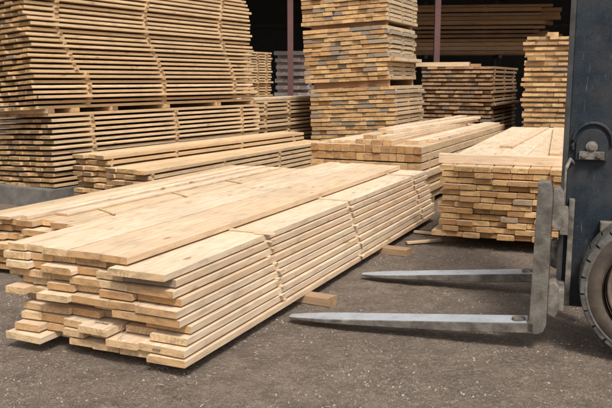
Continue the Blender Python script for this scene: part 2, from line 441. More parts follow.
# frayed twine hanging in the front face
tw = MB()
for k in range(4):
    y = .36+rnd.uniform(-.02, .02); x0 = .04; pts = []
    for q in range(8):
        pts.append((x0-.055-rnd.uniform(0, .012)-.004*q, y+rnd.uniform(-.006, .006)+k*.004*(q-3)*.6, z0+3.2*P-q*.009))
    tw.tube(pts, .001, 5)
tw.build('frayed_twine', M_twine, M=F1, attrs=False)
tag(bpy.data.objects['frayed_twine'], 'frayed end of twine hanging out of the front stack near its lower right', 'twine')

# ---- helper rows for regular piles
def regular(nr, nb, W, T, pitch, ztop_first, jit=.03, wj=.1, lean=0., skew=0., opt=None, yj=.0, flush=.022):
    rows = []
    for r in range(nr):
        z = ztop_first-T-r*pitch; bl = []; y = nb*W
        y += rnd.uniform(-yj, yj)
        for i in range(nb):
            w = W*(1+rnd.uniform(-wj, wj)) if i < nb-1 else max(.35*W, y-rnd.uniform(-flush, flush))
            y -= w
            o = {}
            if opt: o.update(opt(r, i) or {})
            bl.append((y, w, rnd.uniform(-jit, jit)*1.0+skew*r, o))
        rows.append((z, T, bl))
    return rows

# ---- 2 stack behind the forks (right)
F2 = frame(1.125, 6.36, 21.5)
rows = regular(12, 9, .148, .0415, .0505, .692, jit=.035, wj=.16, yj=.02, opt=lambda r, i: {'grey': .6} if (r, i) in ((5,4),(8,3),(7,6)) else {})
# widths come out ragged on the left, as in the photograph
for r in range(12):
    z, T, bl = rows[r]
    dy = {0: .0, 1: -.02, 2: 0, 3: -.03}.get(r, rnd.uniform(-.03, .05))
    rows[r] = (z, T, [(y+dy, w, x, o) for (y, w, x, o) in bl])
F2 = frame(1.125+9*.148*math.cos(R(21.5)), 6.36-9*.148*math.sin(R(21.5)), 21.5)
vis2 = lambda r, i: i < 8
stack(F2, 4.9, rows, W_mid, where='the stack behind the forks', group='boards of the stack behind the forks', pick=vis2, rest_label='boards at the right edge of the stack behind the forklift mast', rest_name='hidden_side_boards', adjs=('pale', 'tan', 'orange-ended'), st=4, ch=.003, wanep=.25)
stick_row(F2, (.3, 1.6, 3.0, 4.5), [.692-.0505*(k+1) for k in range(11)], .01, 1.30, .0505-.0415, W_mid, 'thin spacers between the layers of the stack behind the forks')
for bx, lb in ((.55, 'dark bearer under the front end of the stack behind the forks'), (2.4, 'bearer under the middle of the stack behind the forks'), (4.3, 'bearer under the far end of the stack behind the forks')):
    single('bearer_block', F2 @ Matrix.Translation((bx, .02, -.012)) @ Matrix.Rotation(R(90), 4, 'Z'), 1.3, .1, .692-.0415-11*.0505+.0115, W_old, lb, 'bearer', tone=.8, st=2, ch=.004)
# squared beam laid across it, and the layer of boards behind the beam
single('squared_beam', F2 @ Matrix.Translation((.30, -.12, .6925)) @ Matrix.Rotation(R(93.5), 4, 'Z'), 1.50, .10, .082, W_fresh, 'long squared beam laid crosswise on top of the stack behind the forks', 'beam', tone=.35, ch=.004, st=6)
for i in range(6):
    single('board', F2 @ Matrix.Translation((.47+rnd.uniform(0, .05), 1.20-i*.205, .6925)), 4.35, .200, .048, W_fresh,
           'wide pale board behind the crosswise beam, %s' % pos(i, 6), 'board', 'wide boards behind the crosswise beam', tone=rnd.uniform(0, .6), ch=.003, st=4)

single('board', F2 @ Matrix.Translation((.60, .42, .741)) @ Matrix.Rotation(R(3.2), 4, 'Z'), 3.9, .15, .028, W_fresh, 'thin loose board lying askew over the wide boards behind the crosswise beam', 'board', tone=.75, st=4)
single('board', F2 @ Matrix.Translation((1.3, .95, .741)) @ Matrix.Rotation(R(-2.0), 4, 'Z'), 3.3, .12, .022, W_fresh, 'short loose board on the left of the wide boards behind the crosswise beam', 'board', tone=.5, st=4)

# ---- 3 stack of squared timbers behind the front stack (middle)
F3 = frame(1.27, 8.30, 25.0)
N3 = 14; rows = []
for r in range(7):
    nb = N3 if r < 2 else 8; W = 1.34/nb; bl = []
    for i in range(nb):
        o = {}
        if r < 2: o = {'tone': rnd.uniform(.4, 1), 'end': rnd.uniform(.4, 1)}
        bl.append((1.34-(i+1)*W+(.0 if r < 3 else rnd.uniform(-.05, .03)), W, rnd.uniform(-.015, .02)+(.0 if r < 2 else -.02), o))
    T = .082 if r < 2 else .074
    z = .685-(r+1)*.0895
    rows.append((z, T, bl))
pk3 = lambda r, i: (r < 2) or (i >= 7)
stack(F3, 4.7, rows, W_mid, where='the squared timber stack', group='timbers of the stack behind the front stack', pick=pk3, name='timber', cat='timber', rest_name='inner_boards', rest_label='boards inside the squared timber stack, under its two top layers', adjs=('pale', 'honey-coloured', 'orange-ended'), st=3, ch=.004, far=.12)
stick_row(F3, (.25, 1.6, 3.0, 4.4), [.685-.0895*k-.0895+.0*k-(.0895-.082 if k < 2 else .0895-.074)+.0 for k in range(0)] , 0, 1.2, .007, W_mid, 'x') if False else None
lv = []
m = MB()
for k in range(6):
    zt = .685-(k+2)*.0895 + (.082 if k+1 < 2 else .074); zb = .685-(k+1)*.0895
    for x in (.35, 1.7, 3.1, 4.4):
        m.board(1.3, .04, zb-zt, Matrix.Translation((x+rnd.uniform(-.02, .02), .0, zt)) @ Matrix.Rotation(R(90), 4, 'Z'), st=1, ch=.001)
tag(m.build('spacer_sticks', W_mid, M=F3), 'thin spacers between layers of the squared timber stack', 'spacer stick', kind='stuff')
for bx, lb in ((.5, 'bearer under the near end of the squared timber stack'), (4.0, 'bearer under the far end of the squared timber stack')):
    single('bearer_block', F3 @ Matrix.Translation((bx, .0, -.012)) @ Matrix.Rotation(R(90), 4, 'Z'), 1.22, .1, .685-7*.0895+.0115, W_old, lb, 'bearer', tone=.8, st=2, ch=.004)
# loose pieces thrown on top (x, y, z, L, W, T, yaw, pitch, tone)
loose = [(.05, .42, 0, 3.6, .10, .055, 0, 0, .5, 'orange-ended timber resting loose on the squared timber stack, right of the fan'),
         (.02, .54, 0, 3.9, .11, .055, -1.0, 0, .9, 'second loose timber from the right end of the heap on the squared timbers'),
         (.04, .66, 0, 4.0, .10, .055, -1.5, 0, .3, 'middle loose timber in the heap on the squared timber stack'),
         (.12, .78, 0, 4.0, .10, .05, -2.0, 0, .6, 'loose timber left of the middle of the heap on the squared timbers'),
         (.10, .50, 1, 4.0, .12, .045, -1.2, 0, .2, 'upper pale board lying across the loose timbers, right one of two'),
         (.14, .68, 1, 4.1, .12, .045, -1.8, 0, .7, 'upper board lying across the loose timbers, left one of two'),
         (.20, .93, 0, 3.9, .09, .03, -4, 0, .2, 'pale thin board in the fan on the squared timbers, rightmost of three'),
         (.16, 1.05, 0, 3.8, .09, .03, -5.5, 0, .4, 'thin board in the fan on the squared timbers, middle of three'),
         (.12, 1.17, 0, 3.7, .09, .03, -7, 0, .1, 'thin board in the fan on the squared timbers, leftmost of three'),
         (.45, .55, 2, 3.9, .13, .04, -2.6, 0, .15, 'pale board on the very top of the heap on the squared timbers, right one'),
         (.70, .70, 2, 3.9, .13, .04, -.6, 0, .35, 'pale board on the very top of the heap on the squared timbers, left one')]
zt3 = .685-.0895+.082
for (x, y, lv_, L, W, T, yw, pt, tn, lb) in loose:
    z = zt3+(.0005, .0565, .1025)[lv_]
    single('timber', F3 @ Matrix.Translation((x, y, z)) @ Matrix.Rotation(R(yw), 4, 'Z'), L, W, T, W_mid if tn > .4 else W_fresh, lb, 'timber', 'loose timbers on the squared timber stack', tone=tn, endtone=tn, ch=.003, st=4)
# the long raised board on the right of that top
single('board', F3 @ Matrix.Translation((.30, .21, zt3+.0005)), 4.3, .16, .04, W_fresh, 'wide pale board on the squared timber stack, right of the loose heap', 'board', tone=.05, st=4)
single('board', F3 @ Matrix.Translation((.62, .085, zt3+.0005)), 4.0, .075, .035, W_fresh, 'narrow pale board along the right edge of the squared timber stack', 'board', tone=.3, st=4)

# ---- 4 low pile on the left behind the front stack
F4 = frame(-1.20, 5.0, 25.0)
rows = regular(7, 9, .155, .042, .056, .405, jit=.07, wj=.2, yj=.03, skew=-.012)
pk4 = lambda r, i: (i <= 5 and r == 0) or (i in (0, 1, 2, 3) and r in (1, 2, 3, 4))
stack(F4, 3.75, rows, W_mid, where='the low left stack', group='boards of the low left stack', pick=pk4, rest_name='lower_left_boards', rest_label='remaining boards of the low stack at the left, behind the front stack', st=4, ch=.003, wanep=.25)
stick_row(F4, (.35, 1.9, 3.4), [.405-.056*(k+1) for k in range(6)], .02, 1.36, .014, W_mid, 'thin spacers between the layers of the low left stack')
single('bearer_block', F4 @ Matrix.Translation((.4, .02, -.012)) @ Matrix.Rotation(R(90), 4, 'Z'), 1.35, .1, .405-.042-6*.056+.0115, W_old, 'bearer under the near end of the low left stack', 'bearer', tone=.8, st=2)
single('bearer_block', F4 @ Matrix.Translation((3.1, .02, -.012)) @ Matrix.Rotation(R(90), 4, 'Z'), 1.35, .1, .405-.042-6*.056+.0115, W_old, 'bearer under the far end of the low left stack', 'bearer', tone=.8, st=2)
zt = .4055
single('long_lath', F4 @ Matrix.Translation((-.05, 1.06, zt)) @ Matrix.Rotation(R(.5), 4, 'Z'), 3.6, .10, .022, W_fresh, 'long pale loose board on the low left stack, leftmost of the loose ones', 'board', tone=.1, st=6)
single('long_lath', F4 @ Matrix.Translation((.0, .92, zt)) @ Matrix.Rotation(R(-.3), 4, 'Z'), 3.6, .07, .03, W_fresh, 'narrow loose board on the low left stack, beside the leftmost loose one', 'board', tone=.0, st=6)
single('long_lath', F4 @ Matrix.Translation((.25, .80, zt)) @ Matrix.Rotation(R(-.8), 4, 'Z'), 3.4, .12, .016, W_fresh, 'thin wide loose board on the low left stack, nearest the front stack', 'board', tone=.2, st=6)
single('spacer_stick', F4 @ Matrix.Translation((.42, .44, zt)) @ Matrix.Rotation(R(60), 4, 'Z'), .34, .018, .012, W_mid, 'orange stick lying crooked near the front of the low left stack', 'stick', tone=.9, st=2)
single('spacer_stick', F4 @ Matrix.Translation((1.30, .30, zt)) @ Matrix.Rotation(R(58), 4, 'Z'), .52, .02, .012, W_mid, 'longer brown stick lying aslant in the middle of the low left stack', 'stick', tone=.7, st=2)
single('spacer_stick', F4 @ Matrix.Translation((2.3, .38, zt)) @ Matrix.Rotation(R(62), 4, 'Z'), .42, .022, .012, W_mid, 'stick lying across the far part of the low left stack', 'stick', tone=.5, st=2)

# ---- 5, 6 two long low stacks in front of the tall one
F5 = frame(-2.16, 8.12, 29.5)
rows = regular(9, 3, .145, .043, .062, .60, jit=.05, wj=.15, skew=-.0)
stack(F5, 4.3, rows, W_dry, where='the narrow stack', group=None, rest_name='narrow_stack_boards', rest_label='narrow low stack of long boards with dark ends against the tall left stack', st=4, ch=.003)
stick_row(F5, (.1, 1.2, 2.6, 4.0), [.60-.062*(k+1) for k in range(8)], -.01, .44, .019, W_dry, 'spacers in the narrow low stack against the tall left stack')
F6 = frame(-1.66, 7.80, 26.5)
rows = regular(7, 4, .14, .043, .062, .475, jit=.05, wj=.15)
stack(F6, 4.4, rows, W_dry, where='x', rest_name='long_low_boards', rest_label='low stack of long boards with gaps, behind the low left stack', st=4, ch=.003, far=.1)
stick_row(F6, (.1, 1.5, 2.9, 4.2), [.475-.062*(k+1) for k in range(6)], -.01, .57, .019, W_dry, 'spacers in the low gapped stack behind the low left stack')
for F, w, a, zb, nm in ((F5, .43, 4.0, .60-.043-8*.062, 'narrow low stack'), (F6, .56, 4.0, .475-.043-6*.062, 'low gapped stack')):
    for bx, q in ((.3, 'near'), (a-.2, 'far')):
        single('bearer_block', F @ Matrix.Translation((bx, .0, -.012)) @ Matrix.Rotation(R(90), 4, 'Z'), w, .1, zb+.0115, W_old, 'bearer under the %s end of the %s' % (q, nm), 'bearer', tone=.8, st=2)

# ---- 7 tall left stacks, lower and upper
def drying(F, L, nr, nb, W, T, pitch, ztop, label, sl, sx, mat=W_dry, jit=.035, drift=None, far=.03, name='drying_stack_boards', greyp=0.06, wj=.25):
    rows = regular(nr, nb, W, T, pitch, ztop, jit=jit, wj=wj, yj=.012)
    stack(F, L, rows, mat, rest_name=name, rest_label=label, st=3, ch=.002, far=far, greyp=greyp)
    stick_row(F, sx, [ztop-pitch*(k+1) for k in range(nr-1)], -.008, nb*W, pitch-T, mat, sl, w=.045, jx=.012, drift=drift)
TC = (-2.79, 8.38)
F7 = frame(*TC, 31.0, 0, 2.0)
drying(F7, 4.05, 14, 10, .125, .035, .0605, .215+14*.0605-.0255, 'lower tall stack of thin stickered boards with dark ends, on concrete blocks', 'spacer sticks between boards of the lower tall left stack', (.62, 2.1, 3.6), name='lower_tall_boards')
zlow = .215+14*.0605-.0255
M7 = F7
for k, x in enumerate((-.02, .34, .95, 1.9, 3.0, 3.9)):
    single('bearer_block', M7 @ Matrix.Translation((x+.05, .0, zlow+.0005)) @ Matrix.Rotation(R(90), 4, 'Z'), 1.22, .09, .052, W_dry, 'bearer between the two tall left stacks, %s of six from the near end' % NTH[k], 'bearer', tone=.6, st=2, ch=.003)
F8 = F7 @ Matrix.Translation((-.16, .0, 0)) @ Matrix.Rotation(R(-1.6), 4, 'X')
nr8 = 27; zt8 = zlow+.053+nr8*.0565-.0235
drying(F8, 4.15, nr8, 10, .125, .033, .0565, zt8, 'upper tall stack of thin stickered boards reaching above the picture, dark ragged ends', 'spacer sticks in wavy columns in the upper tall left stack', (.62, 2.05, 3.6),
       drift=lambda li, xi: .10*math.sin((nr8-li)*.26)-.006*(nr8-li) + (.12 if (nr8-li) < 9 else 0)*(xi == 0), far=.05, name='upper_tall_boards')
for k, (x, l) in enumerate(((-.10, 'long'), (1.75, 'middle'), (3.4, 'far'))):
    m = MB(); m.box(x, x+.72, -.02, 1.22, -.02, .2, .012)
    tag(m.build('concrete_block', M_conc, M=F7 @ Matrix.Rotation(R(2), 4, 'X'), attrs=False), 'grey concrete block under the tall left stack, %s' % ('nearest the camera' if k == 0 else 'under its middle' if k == 1 else 'under its far end'), 'concrete block')

# ---- 8 the next stack in that row, and the two piles behind it
F9 = frame(-.80, 11.98, 26.5)
drying(F9, 3.9, 16, 9, .13, .043, .066, 1.085, 'waist-high stickered stack behind the end of the tall left stack', 'spacer sticks in the waist-high stack beside the end tower', (.35, 1.15, 2.2, 3.4), name='waist_high_boards')
single('board', F9 @ Matrix.Translation((-.1, .10, 1.0855)), 4.0, .18, .035, W_fresh, 'pale wide board on top of the waist-high stack by the brown post', 'board', tone=.1, st=3)
F10 = frame(-.76, 14.95, 26.5)
F10 = F10 @ Matrix.Translation((-1.3, 0, 0))
drying(frame(-1.15, 14.3, 31.), .93, 38, 9, .12, .033, .0505, 1.93, 'tall narrow stickered stack seen past the end of the tall left stack', 'spacer sticks in the tall narrow stack behind', (.15, .45, .75), name='narrow_tall_boards')
# weathered timbers, dusty and pinkish grey
F11 = frame(.02, 17.1, 20.)
rows = regular(13, 4, .19, .09, .152, 2.04, jit=.06, wj=.15, yj=.03)
stack(F11, 2.5, rows, W_grey, rest_name='weathered_timbers', rest_label='weathered grey and pinkish timbers stacked with gaps behind the brown post', st=2, ch=.006, greyp=.25, far=.08)
stick_row(F11, (.2, 1.2, 2.2), [2.04-.152*(k+1) for k in range(12)], 0, .76, .062, W_grey, 'spacer blocks between the weathered grey timbers', w=.09)
for F, w, zb, nm in ((F9, 1.15, 1.085-.043-15*.066, 'the waist-high stack'), (frame(-1.15, 14.3, 31.), 1.05, 1.93-.033-37*.0505, 'the tall narrow stack'), (F11, .76, 2.04-.09-12*.152, 'the weathered timbers')):
    if zb > .005:
        single('bearer_block', F @ Matrix.Translation((.25, .0, -.012)) @ Matrix.Rotation(R(90), 4, 'Z'), w, .1, zb+.0115, W_old, 'bearer under the near end of %s' % nm, 'bearer', tone=.8, st=1)
        single('bearer_block', F @ Matrix.Translation((.72 if 'narrow' in nm else 2.2, .0, -.012)) @ Matrix.Rotation(R(90), 4, 'Z'), w, .1, zb+.0115, W_old, 'bearer under the far end of %s' % nm, 'bearer', tone=.8, st=1)

# ---- 9 tower of three bundles (ends towards us)
FT = frame(1.36, 12.05, 24., 0, 2.6)
def bundle(F, nr, nb, W, T, pitch, zbot, L, mat, label, greyp, name, jit=.03, extra=(0, 0), yj=.012, wj=.3):
    rows = regular(nr, nb, W, T, pitch, zbot+(nr-1)*pitch+T, jit=jit, wj=wj, yj=yj)
    stack(F @ Matrix.Translation((extra[0], extra[1], 0)), L, rows, mat, rest_name=name, rest_label=label, st=2, ch=.004, greyp=greyp, far=.05)
bundle(FT, 17, 8, .181, .056, .0685, .16, 1.65, W_tower, 'bottom bundle of the end-on tower, orange board ends with some grey', .16, 'tower_bottom_boards', extra=(0, -.09))
for zb_, n_, p_, t_, nm_ in ((.16, 17, .0685, .056, 'bottom'), (.16+16*.0685+.056+.10, 12, .0715, .059, 'middle'), (.16+16*.0685+.056+.10+11*.0715+.059+.07, 9, .0675, .056, 'top')):
    stick_row(FT, (.12, .8, 1.45), [zb_+t_+k*p_ for k in range(n_-1)], (-.02 if nm_ != 'bottom' else -.07), 1.38 if nm_ != 'bottom' else 1.30, p_-t_, W_tower, 'thin spacers inside the %s bundle of the end-on tower' % nm_)
z2 = .16+16*.0685+.056
bundle(FT, 12, 8, .178, .059, .0715, z2+.10, 1.6, W_tower, 'middle bundle of the end-on tower, orange board ends with grey ones mixed in', .18, 'tower_middle_boards', extra=(0, .02))
z3 = z2+.10+11*.0715+.059
bundle(FT, 9, 8, .181, .056, .0675, z3+.07, 1.7, W_tower, 'top bundle of the end-on tower, cut off by the top of the picture', .16, 'tower_top_boards', extra=(0, .0))
for z, h, nm in ((z2, .0995, 'bottom and middle'), (z3, .0695, 'middle and top')):
    for x, q in ((.12, 'near'), (1.45, 'far')):
        single('bearer_block', FT @ Matrix.Translation((x, .04, z+.0003)) @ Matrix.Rotation(R(90), 4, 'Z'), 1.28, .1, h, W_old, '%s bearer between the %s bundles of the end-on tower' % (q, nm), 'bearer', tone=.9, st=1)
for x, q in ((.12, 'near'), (1.45, 'far')):
    single('bearer_block', FT @ Matrix.Rotation(R(2.6), 4, 'X') @ Matrix.Translation((x, .0, -.012)) @ Matrix.Rotation(R(90), 4, 'Z'), 1.28, .1, .168, W_old, '%s bearer on the ground under the end-on tower' % q, 'bearer', tone=.9, st=1)

# ---- 10 brown bundle by the second post, planks on top
FB = frame(3.20, 13.25, 25.5, 0, 0)
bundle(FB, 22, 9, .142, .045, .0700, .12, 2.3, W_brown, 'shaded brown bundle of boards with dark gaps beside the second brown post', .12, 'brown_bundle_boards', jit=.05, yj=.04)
stick_row(FB, (.2, 1.1, 2.0), [.12+.045+k*.0700 for k in range(21)], 0, 1.26, .0248, W_old, 'spacers in the shaded brown bundle')
for x, q in ((.2, 'near'), (1.9, 'far')):
    single('bearer_block', FB @ Matrix.Translation((x, .0, -.012)) @ Matrix.Rotation(R(90), 4, 'Z'), 1.26, .1, .1315, W_old, '%s bearer under the shaded brown bundle' % q, 'bearer', tone=.9, st=1)
zb = .12+21*.0700+.045
single('plank', FB @ Matrix.Translation((.12, .42, zb+.001)) @ Matrix.Rotation(R(96), 4, 'Z'), .95, .10, .075, W_mid, 'thick light plank lying crosswise on the shaded brown bundle', 'plank', tone=.2, st=2)
single('plank', FB @ Matrix.Translation((.45, .30, zb+.001)) @ Matrix.Rotation(R(92), 4, 'Z'), .98, .08, .05, W_old, 'darker plank behind the light one on the shaded brown bundle', 'plank', tone=.2, st=2)

# ---- 11 stack at the right behind the mast
FR = frame(3.38+1.25*math.cos(R(19)), 11.95-1.25*math.sin(R(19)), 19., 0, 0)
bundle(FR, 26, 8, .157, .048, .078, .06, 3.2, W_tower, 'tall orange-ended stack partly behind the forklift mast', .03, 'far_right_boards', jit=.04, yj=.05)
stick_row(FR, (.1, .9, 2.0, 3.0), [.06+.048+k*.078 for k in range(25)], .02, 1.24, .030, W_tower, 'spacers in the tall orange-ended stack near the mast')
for x, q in ((.2, 'near'), (2.8, 'far')):
    single('bearer_block', FR @ Matrix.Translation((x, .0, -.012)) @ Matrix.Rotation(R(90), 4, 'Z'), 1.24, .1, .0715, W_old, '%s bearer under the tall orange-ended stack' % q, 'bearer', tone=.9, st=1)
zr = .06+25*.078+.048
single('plank', FR @ Matrix.Translation((.0, .85, zr+.001)) @ Matrix.Rotation(R(4), 4, 'Z'), 2.6, .16, .06, W_tower, 'loose plank on top of the tall orange-ended stack, left one', 'plank', tone=.4, st=2)
single('plank', FR @ Matrix.Translation((.05, .15, zr+.001)) @ Matrix.Rotation(R(-3), 4, 'Z'), 2.6, .22, .08, W_tower, 'loose thick plank on top of the tall orange-ended stack, beside the mast', 'plank', tone=.3, st=2)

# ---- 12 rack of long timbers inside the shed
FK = Matrix.Translation((2.2, 19.4, 0)) @ Matrix.Rotation(R(-7), 4, 'Z')
rk = MB(); zz = 2.02
for r in range(12):
    T = .094
    for i in range(6):
        xo = rnd.uniform(-.25, .25)
        rk.board(4.9+xo+rnd.uniform(-.25, .2), .15, rnd.choice((T, T-.002, T-.03)), Matrix.Translation((-1.2+xo*.3, i*.16+rnd.uniform(-.03, .0)*(i == 0), zz)) , tone=rnd.random(), grey=(rnd.random() < .15)*.4, st=3, ch=.004)
    zz += .103
tag(rk.build('racked_timbers', W_old, M=FK), 'long timbers stored lengthwise on the rack in the dark shed', 'timber', kind='stuff')
rs = MB(); zz = 2.02
for r in range(11):
    for x in (-.9, .6, 2.2):
        rs.board(.94, .08, .009, Matrix.Translation((x, -.07, zz+.094)) @ Matrix.Rotation(R(90), 4, 'Z'), st=1)
    zz += .103
tag(rs.build('spacer_sticks', W_old, M=FK), 'spacers between the racked timbers in the shed', 'spacer stick', kind='stuff')
rt = empty('storage_rack', FK); tag(rt, 'dark steel rack holding long timbers inside the shed', 'rack')
for x in (-1.0, .8, 2.6):
    MB().box(x-.05, x+.05, .86, .96, -.02, 3.4, .005).build('upright', M_frame, rt, attrs=False)
    MB().box(x-.04, x+.04, -.12, .858, 1.93, 2.018, .004).build('arm', M_frame, rt, attrs=False)

# ------------------------------------------------------------------ shed
sh = empty('storage_shed', Matrix.Translation((3., 16.2, 0))); tag(sh, 'open-fronted timber shed, dark inside, behind the stacks with brown posts', 'shed')
w = MB(); w.box(-9, 11, 8.0, 8.15, -.02, 4.1, 0)
MB().box(-9, 11, 8.0, 8.15, -.02, 4.3, .01).build('back_wall', M_dark, sh, attrs=False)
for x in (-9.16, 11.01): MB().box(x, x+.15, 0, 8.15, -.02, 4.3, .01).build('light_block_side_wall', M_dark, sh, attrs=False)  # out-of-view end walls, added to keep light out of the shed
rf = MB(); n = 110
for i in range(n+1):
    x = -9.5+21*i/n; z = 4.32+.035*(i % 2)
    rf.v += [(x, -.9, z-.0), (x, 8.5, z+.5)]
for i in range(n): rf.f.append([2*i, 2*i+1, 2*i+3, 2*i+2])
rf.build('roof', M_roof, sh, attrs=False)  # out-of-view roof, put in to shut the sky off from the interior
MB().box(-9.3, 11.2, -.1, .1, 3.55, 3.85, .01).build('beam', M_post, sh, attrs=False)
for x in (-7.6, -3.3, -.36-2.94+.0, 2.7-3., 6.2, 10.): pass
for x in (-8.6, -6.1, -3.325, -.27, 3.0, 6.2, 9.4):
    MB().box(x-.06, x+.06, -.06, .06, -.02, 3.549, .006).build('post', M_post, sh, attrs=False)
for x in (-6, -3, 0, 3, 6, 9): MB().box(x-.04, x+.04, .11, 7.9, 3.75, 3.93, .005).build('rafter', M_post, sh, attrs=False)
for x in (-6, 0, 6):
    m = MB(); m.tube([(x-2.9, 7.75, .1), (x-.1, 7.75, 3.6)], .04, 6); m.build('brace', M_post, sh, attrs=False)
for z in (1.6, 3.0): MB().box(-9, 11, 7.9, 7.99, z, z+.12, .005).build('wall_rail', M_frame, sh, attrs=False)
for x in (-6, -3, 0, 3, 6, 9): MB().box(x-.05, x+.05, 7.78, 7.88, 0, 4.2, .005).build('wall_stud', M_frame, sh, attrs=False)

# ------------------------------------------------------------------ forklift: local X points back towards the truck, Y away from us
FLK = Matrix.Translation((-.115, 4.25, 0)) @ Matrix.Rotation(R(-18.4), 4, 'Z')
fk = empty('forklift', FLK); tag(fk, 'dirty dark blue forklift with both forks lowered, entering from the right', 'forklift')
def fork(yc, x0, L, w=.145, top=.885):
    # blade outline in XZ, tip at x0, heel at L
    n = 18
    bm = bmesh.new(); rings = []
    HL = 1.47
    for i in range(n+1):
        t = i/n; x = x0+(L-x0)*t
        th = .010+.046*min(1, t*1.35)**.8
        zt = .030+.115*t
        ww = w*(.42+.58*min(1, t*5.5)**.6)/2
        zb = zt-th
        b = .004
        rings.append([bm.verts.new(p) for p in ((x, yc-ww, zb+b), (x, yc-ww, zt-b), (x, yc-ww+b, zt), (x, yc+ww-b, zt), (x, yc+ww, zt-b), (x, yc+ww, zb+b), (x, yc+ww-b, zb), (x, yc-ww+b, zb))])
    for i in range(n):
        for j in range(8): bm.faces.new((rings[i][j], rings[i+1][j], rings[i+1][(j+1) % 8], rings[i][(j+1) % 8]))
    bm.faces.new(rings[0]); bm.faces.new(rings[-1][::-1])
    bmesh.ops.recalc_face_normals(bm, faces=bm.faces[:])
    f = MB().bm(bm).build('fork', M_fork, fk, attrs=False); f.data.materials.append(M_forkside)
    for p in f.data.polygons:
        if p.normal.z < .85: p.material_index = 1  # blade top coloured pale as if lit, dirty sides darkened as if shaded
    # heel and upright shank
    h = w/2
    m = MB(); m.prism([(L-.03, .093), (L+.02, .085), (L+.052, .10), (L+.066, .14), (L+.066, top-.05), (L+.052, top), (L-.008, top), (L-.018, .30), (L-.020, .17), (L-.026, .150), (L-.03, .1442)], yc-h, yc+h, .004)
    s = m.build('shank', M_hook if False else M_forkside, f, attrs=False)
    for z, hh in ((.20, .17), (top-.225, .20)):
        m = MB(); m.prism([(L+.067, z), (L+.105, z-.02), (L+.125, z+.03), (L+.12, z+hh-.03), (L+.10, z+hh), (L+.067, z+hh-.01)], yc-h+.012, yc+h-.012, .006)
        m.build('hook', M_hook, f, attrs=False)
    m = MB(); m.lathe([(0, 0), (.036, 0), (.034, .012), (.02, .016), (0, .014)], 20, Matrix.Translation((L-.075, yc-.01, .139)) @ Matrix.Rotation(R(90), 4, 'X'), close=False); m.build('fork_pin', M_hook, f, attrs=False)
    return f
fork(.075, .0, 1.370); fork(1.16, .16, 1.370, top=.74)
DX = -.158
_known = set(bpy.data.objects)
# carriage
m = MB(); m.box(1.635, 1.675, -.0+.02, 1.20, .62, .74, .006); m.box(1.635, 1.675, .02, 1.20, .22, .33, .006)
for y in (.22, .62, 1.02): m.box(1.677, 1.705, y-.035, y+.035, .20, .78, .005)
m.build('carriage', M_hook, fk, attrs=False)
m = MB(); m.tube([(1.65, .10, .742), (1.65, .10, .96)], .006); m.tube([(1.65, .10, .95), (1.67, .2, .99), (1.72, .3, .93)], .009)
m.build('lock_pin', M_hook, fk, attrs=False)
# mast rails
def channel(y0, y1, xa, xb, z0_, z1, nm, mat, fl=.03):
    m = MB()
    m.box(xa, xb, y0, y0+.018, z0_, z1, .004)
    m.box(xa, xa+fl, y0+.019, y1, z0_, z1, .004); m.box(xb-fl, xb, y0+.019, y1, z0_, z1, .004)
    return m.build(nm, mat, fk, attrs=False)
outer = channel(.235, .33, 1.660, 1.895, .22, 3.0, 'mast_rail', M_paint)
m = MB(); m.box(1.632, 1.659, .215, .30, .22, 3.0, .004); m.build('rail_edge', M_frame, outer, attrs=False)
m = MB(); m.box(1.898, 1.912, .225, .28, .22, 3.0, .003); m.build('rail_edge', M_paint, outer, attrs=False)
o2 = channel(1.00, 1.095, 1.672, 1.865, .22, 3.0, 'mast_rail', M_paint)
channel(.335, .40, 1.70, 1.82, .16, 2.4, 'inner_rail', M_frame, .02); channel(.93, .995, 1.70, 1.82, .16, 2.4, 'inner_rail', M_frame, .02)
for z in (2.35, 2.92): MB().box(1.72, 1.82, .42, .91, z, z+.09, .006).build('crossmember', M_frame, fk, attrs=False)
m = MB(); m.lathe([(.0, 0), (.035, 0), (.035, 2.2), (0, 2.2)], 20, Matrix.Translation((1.82, .53, .2)) @ Matrix.Rotation(R(90), 4, 'X'), close=False)
m.build('lift_cylinder', M_frame, fk, attrs=False)
# bracket plate on the near rail
def arch(x0, x1, z0_, z1, n=12, sh=.5):
    pts = [(x0, z0_), (x1, z0_)]; cx = x1; 
    zc = z0_+(z1-z0_)*sh
    for i in range(n+1):
        a = math.pi/2*i/n*1.0
        pts.append((x1-(x1-x0)*.45*(1-math.cos(a)) , zc+(z1-zc)*math.sin(a)))
    for i in range(n+1):
        a = math.pi/2*(1-i/n)
        pts.append((x0+(x1-x0)*.5*(1-math.cos(a)), zc+(z1-zc)*math.sin(a)))
    q = []
    for p in pts:
        if not q or (abs(p[0]-q[-1][0])+abs(p[1]-q[-1][1])) > 1e-4: q.append(p)
    return q
br = MB().prism(arch(1.695, 1.850, .985, 1.150), .212, .2335, .004).build('mast_bracket', M_paint, fk, attrs=False)
m = MB(); pts = []
for i in range(15):
    a = R(200-i*14.5); pts.append((1.775+.098*math.cos(a), .226, 1.075+.105*math.sin(a)))
m.tube(pts, .010, 8); m.build('weld_rim', M_paint, br, attrs=False)
m = MB(); m.box(1.712, 1.835, .196, .211, .992, 1.034, .004); m.build('clamp_bar', M_hook, br, attrs=False)
for (x, z, r_) in ((1.772, 1.058, .021), (1.735, 1.012, .013), (1.808, 1.012, .013)):
    m = MB(); m.lathe([(0, 0), (r_*1.4, 0), (r_*1.4, .006), (r_, .007), (r_, .022), (r_*.7, .026), (0, .026)], 6 if r_ < .02 else 18, Matrix.Translation((x, .210 if r_ > .02 else .195, z)) @ Matrix.Rotation(math.pi, 4, 'Z'), close=False)
    m.build('bolt', M_hook, br, attrs=False)
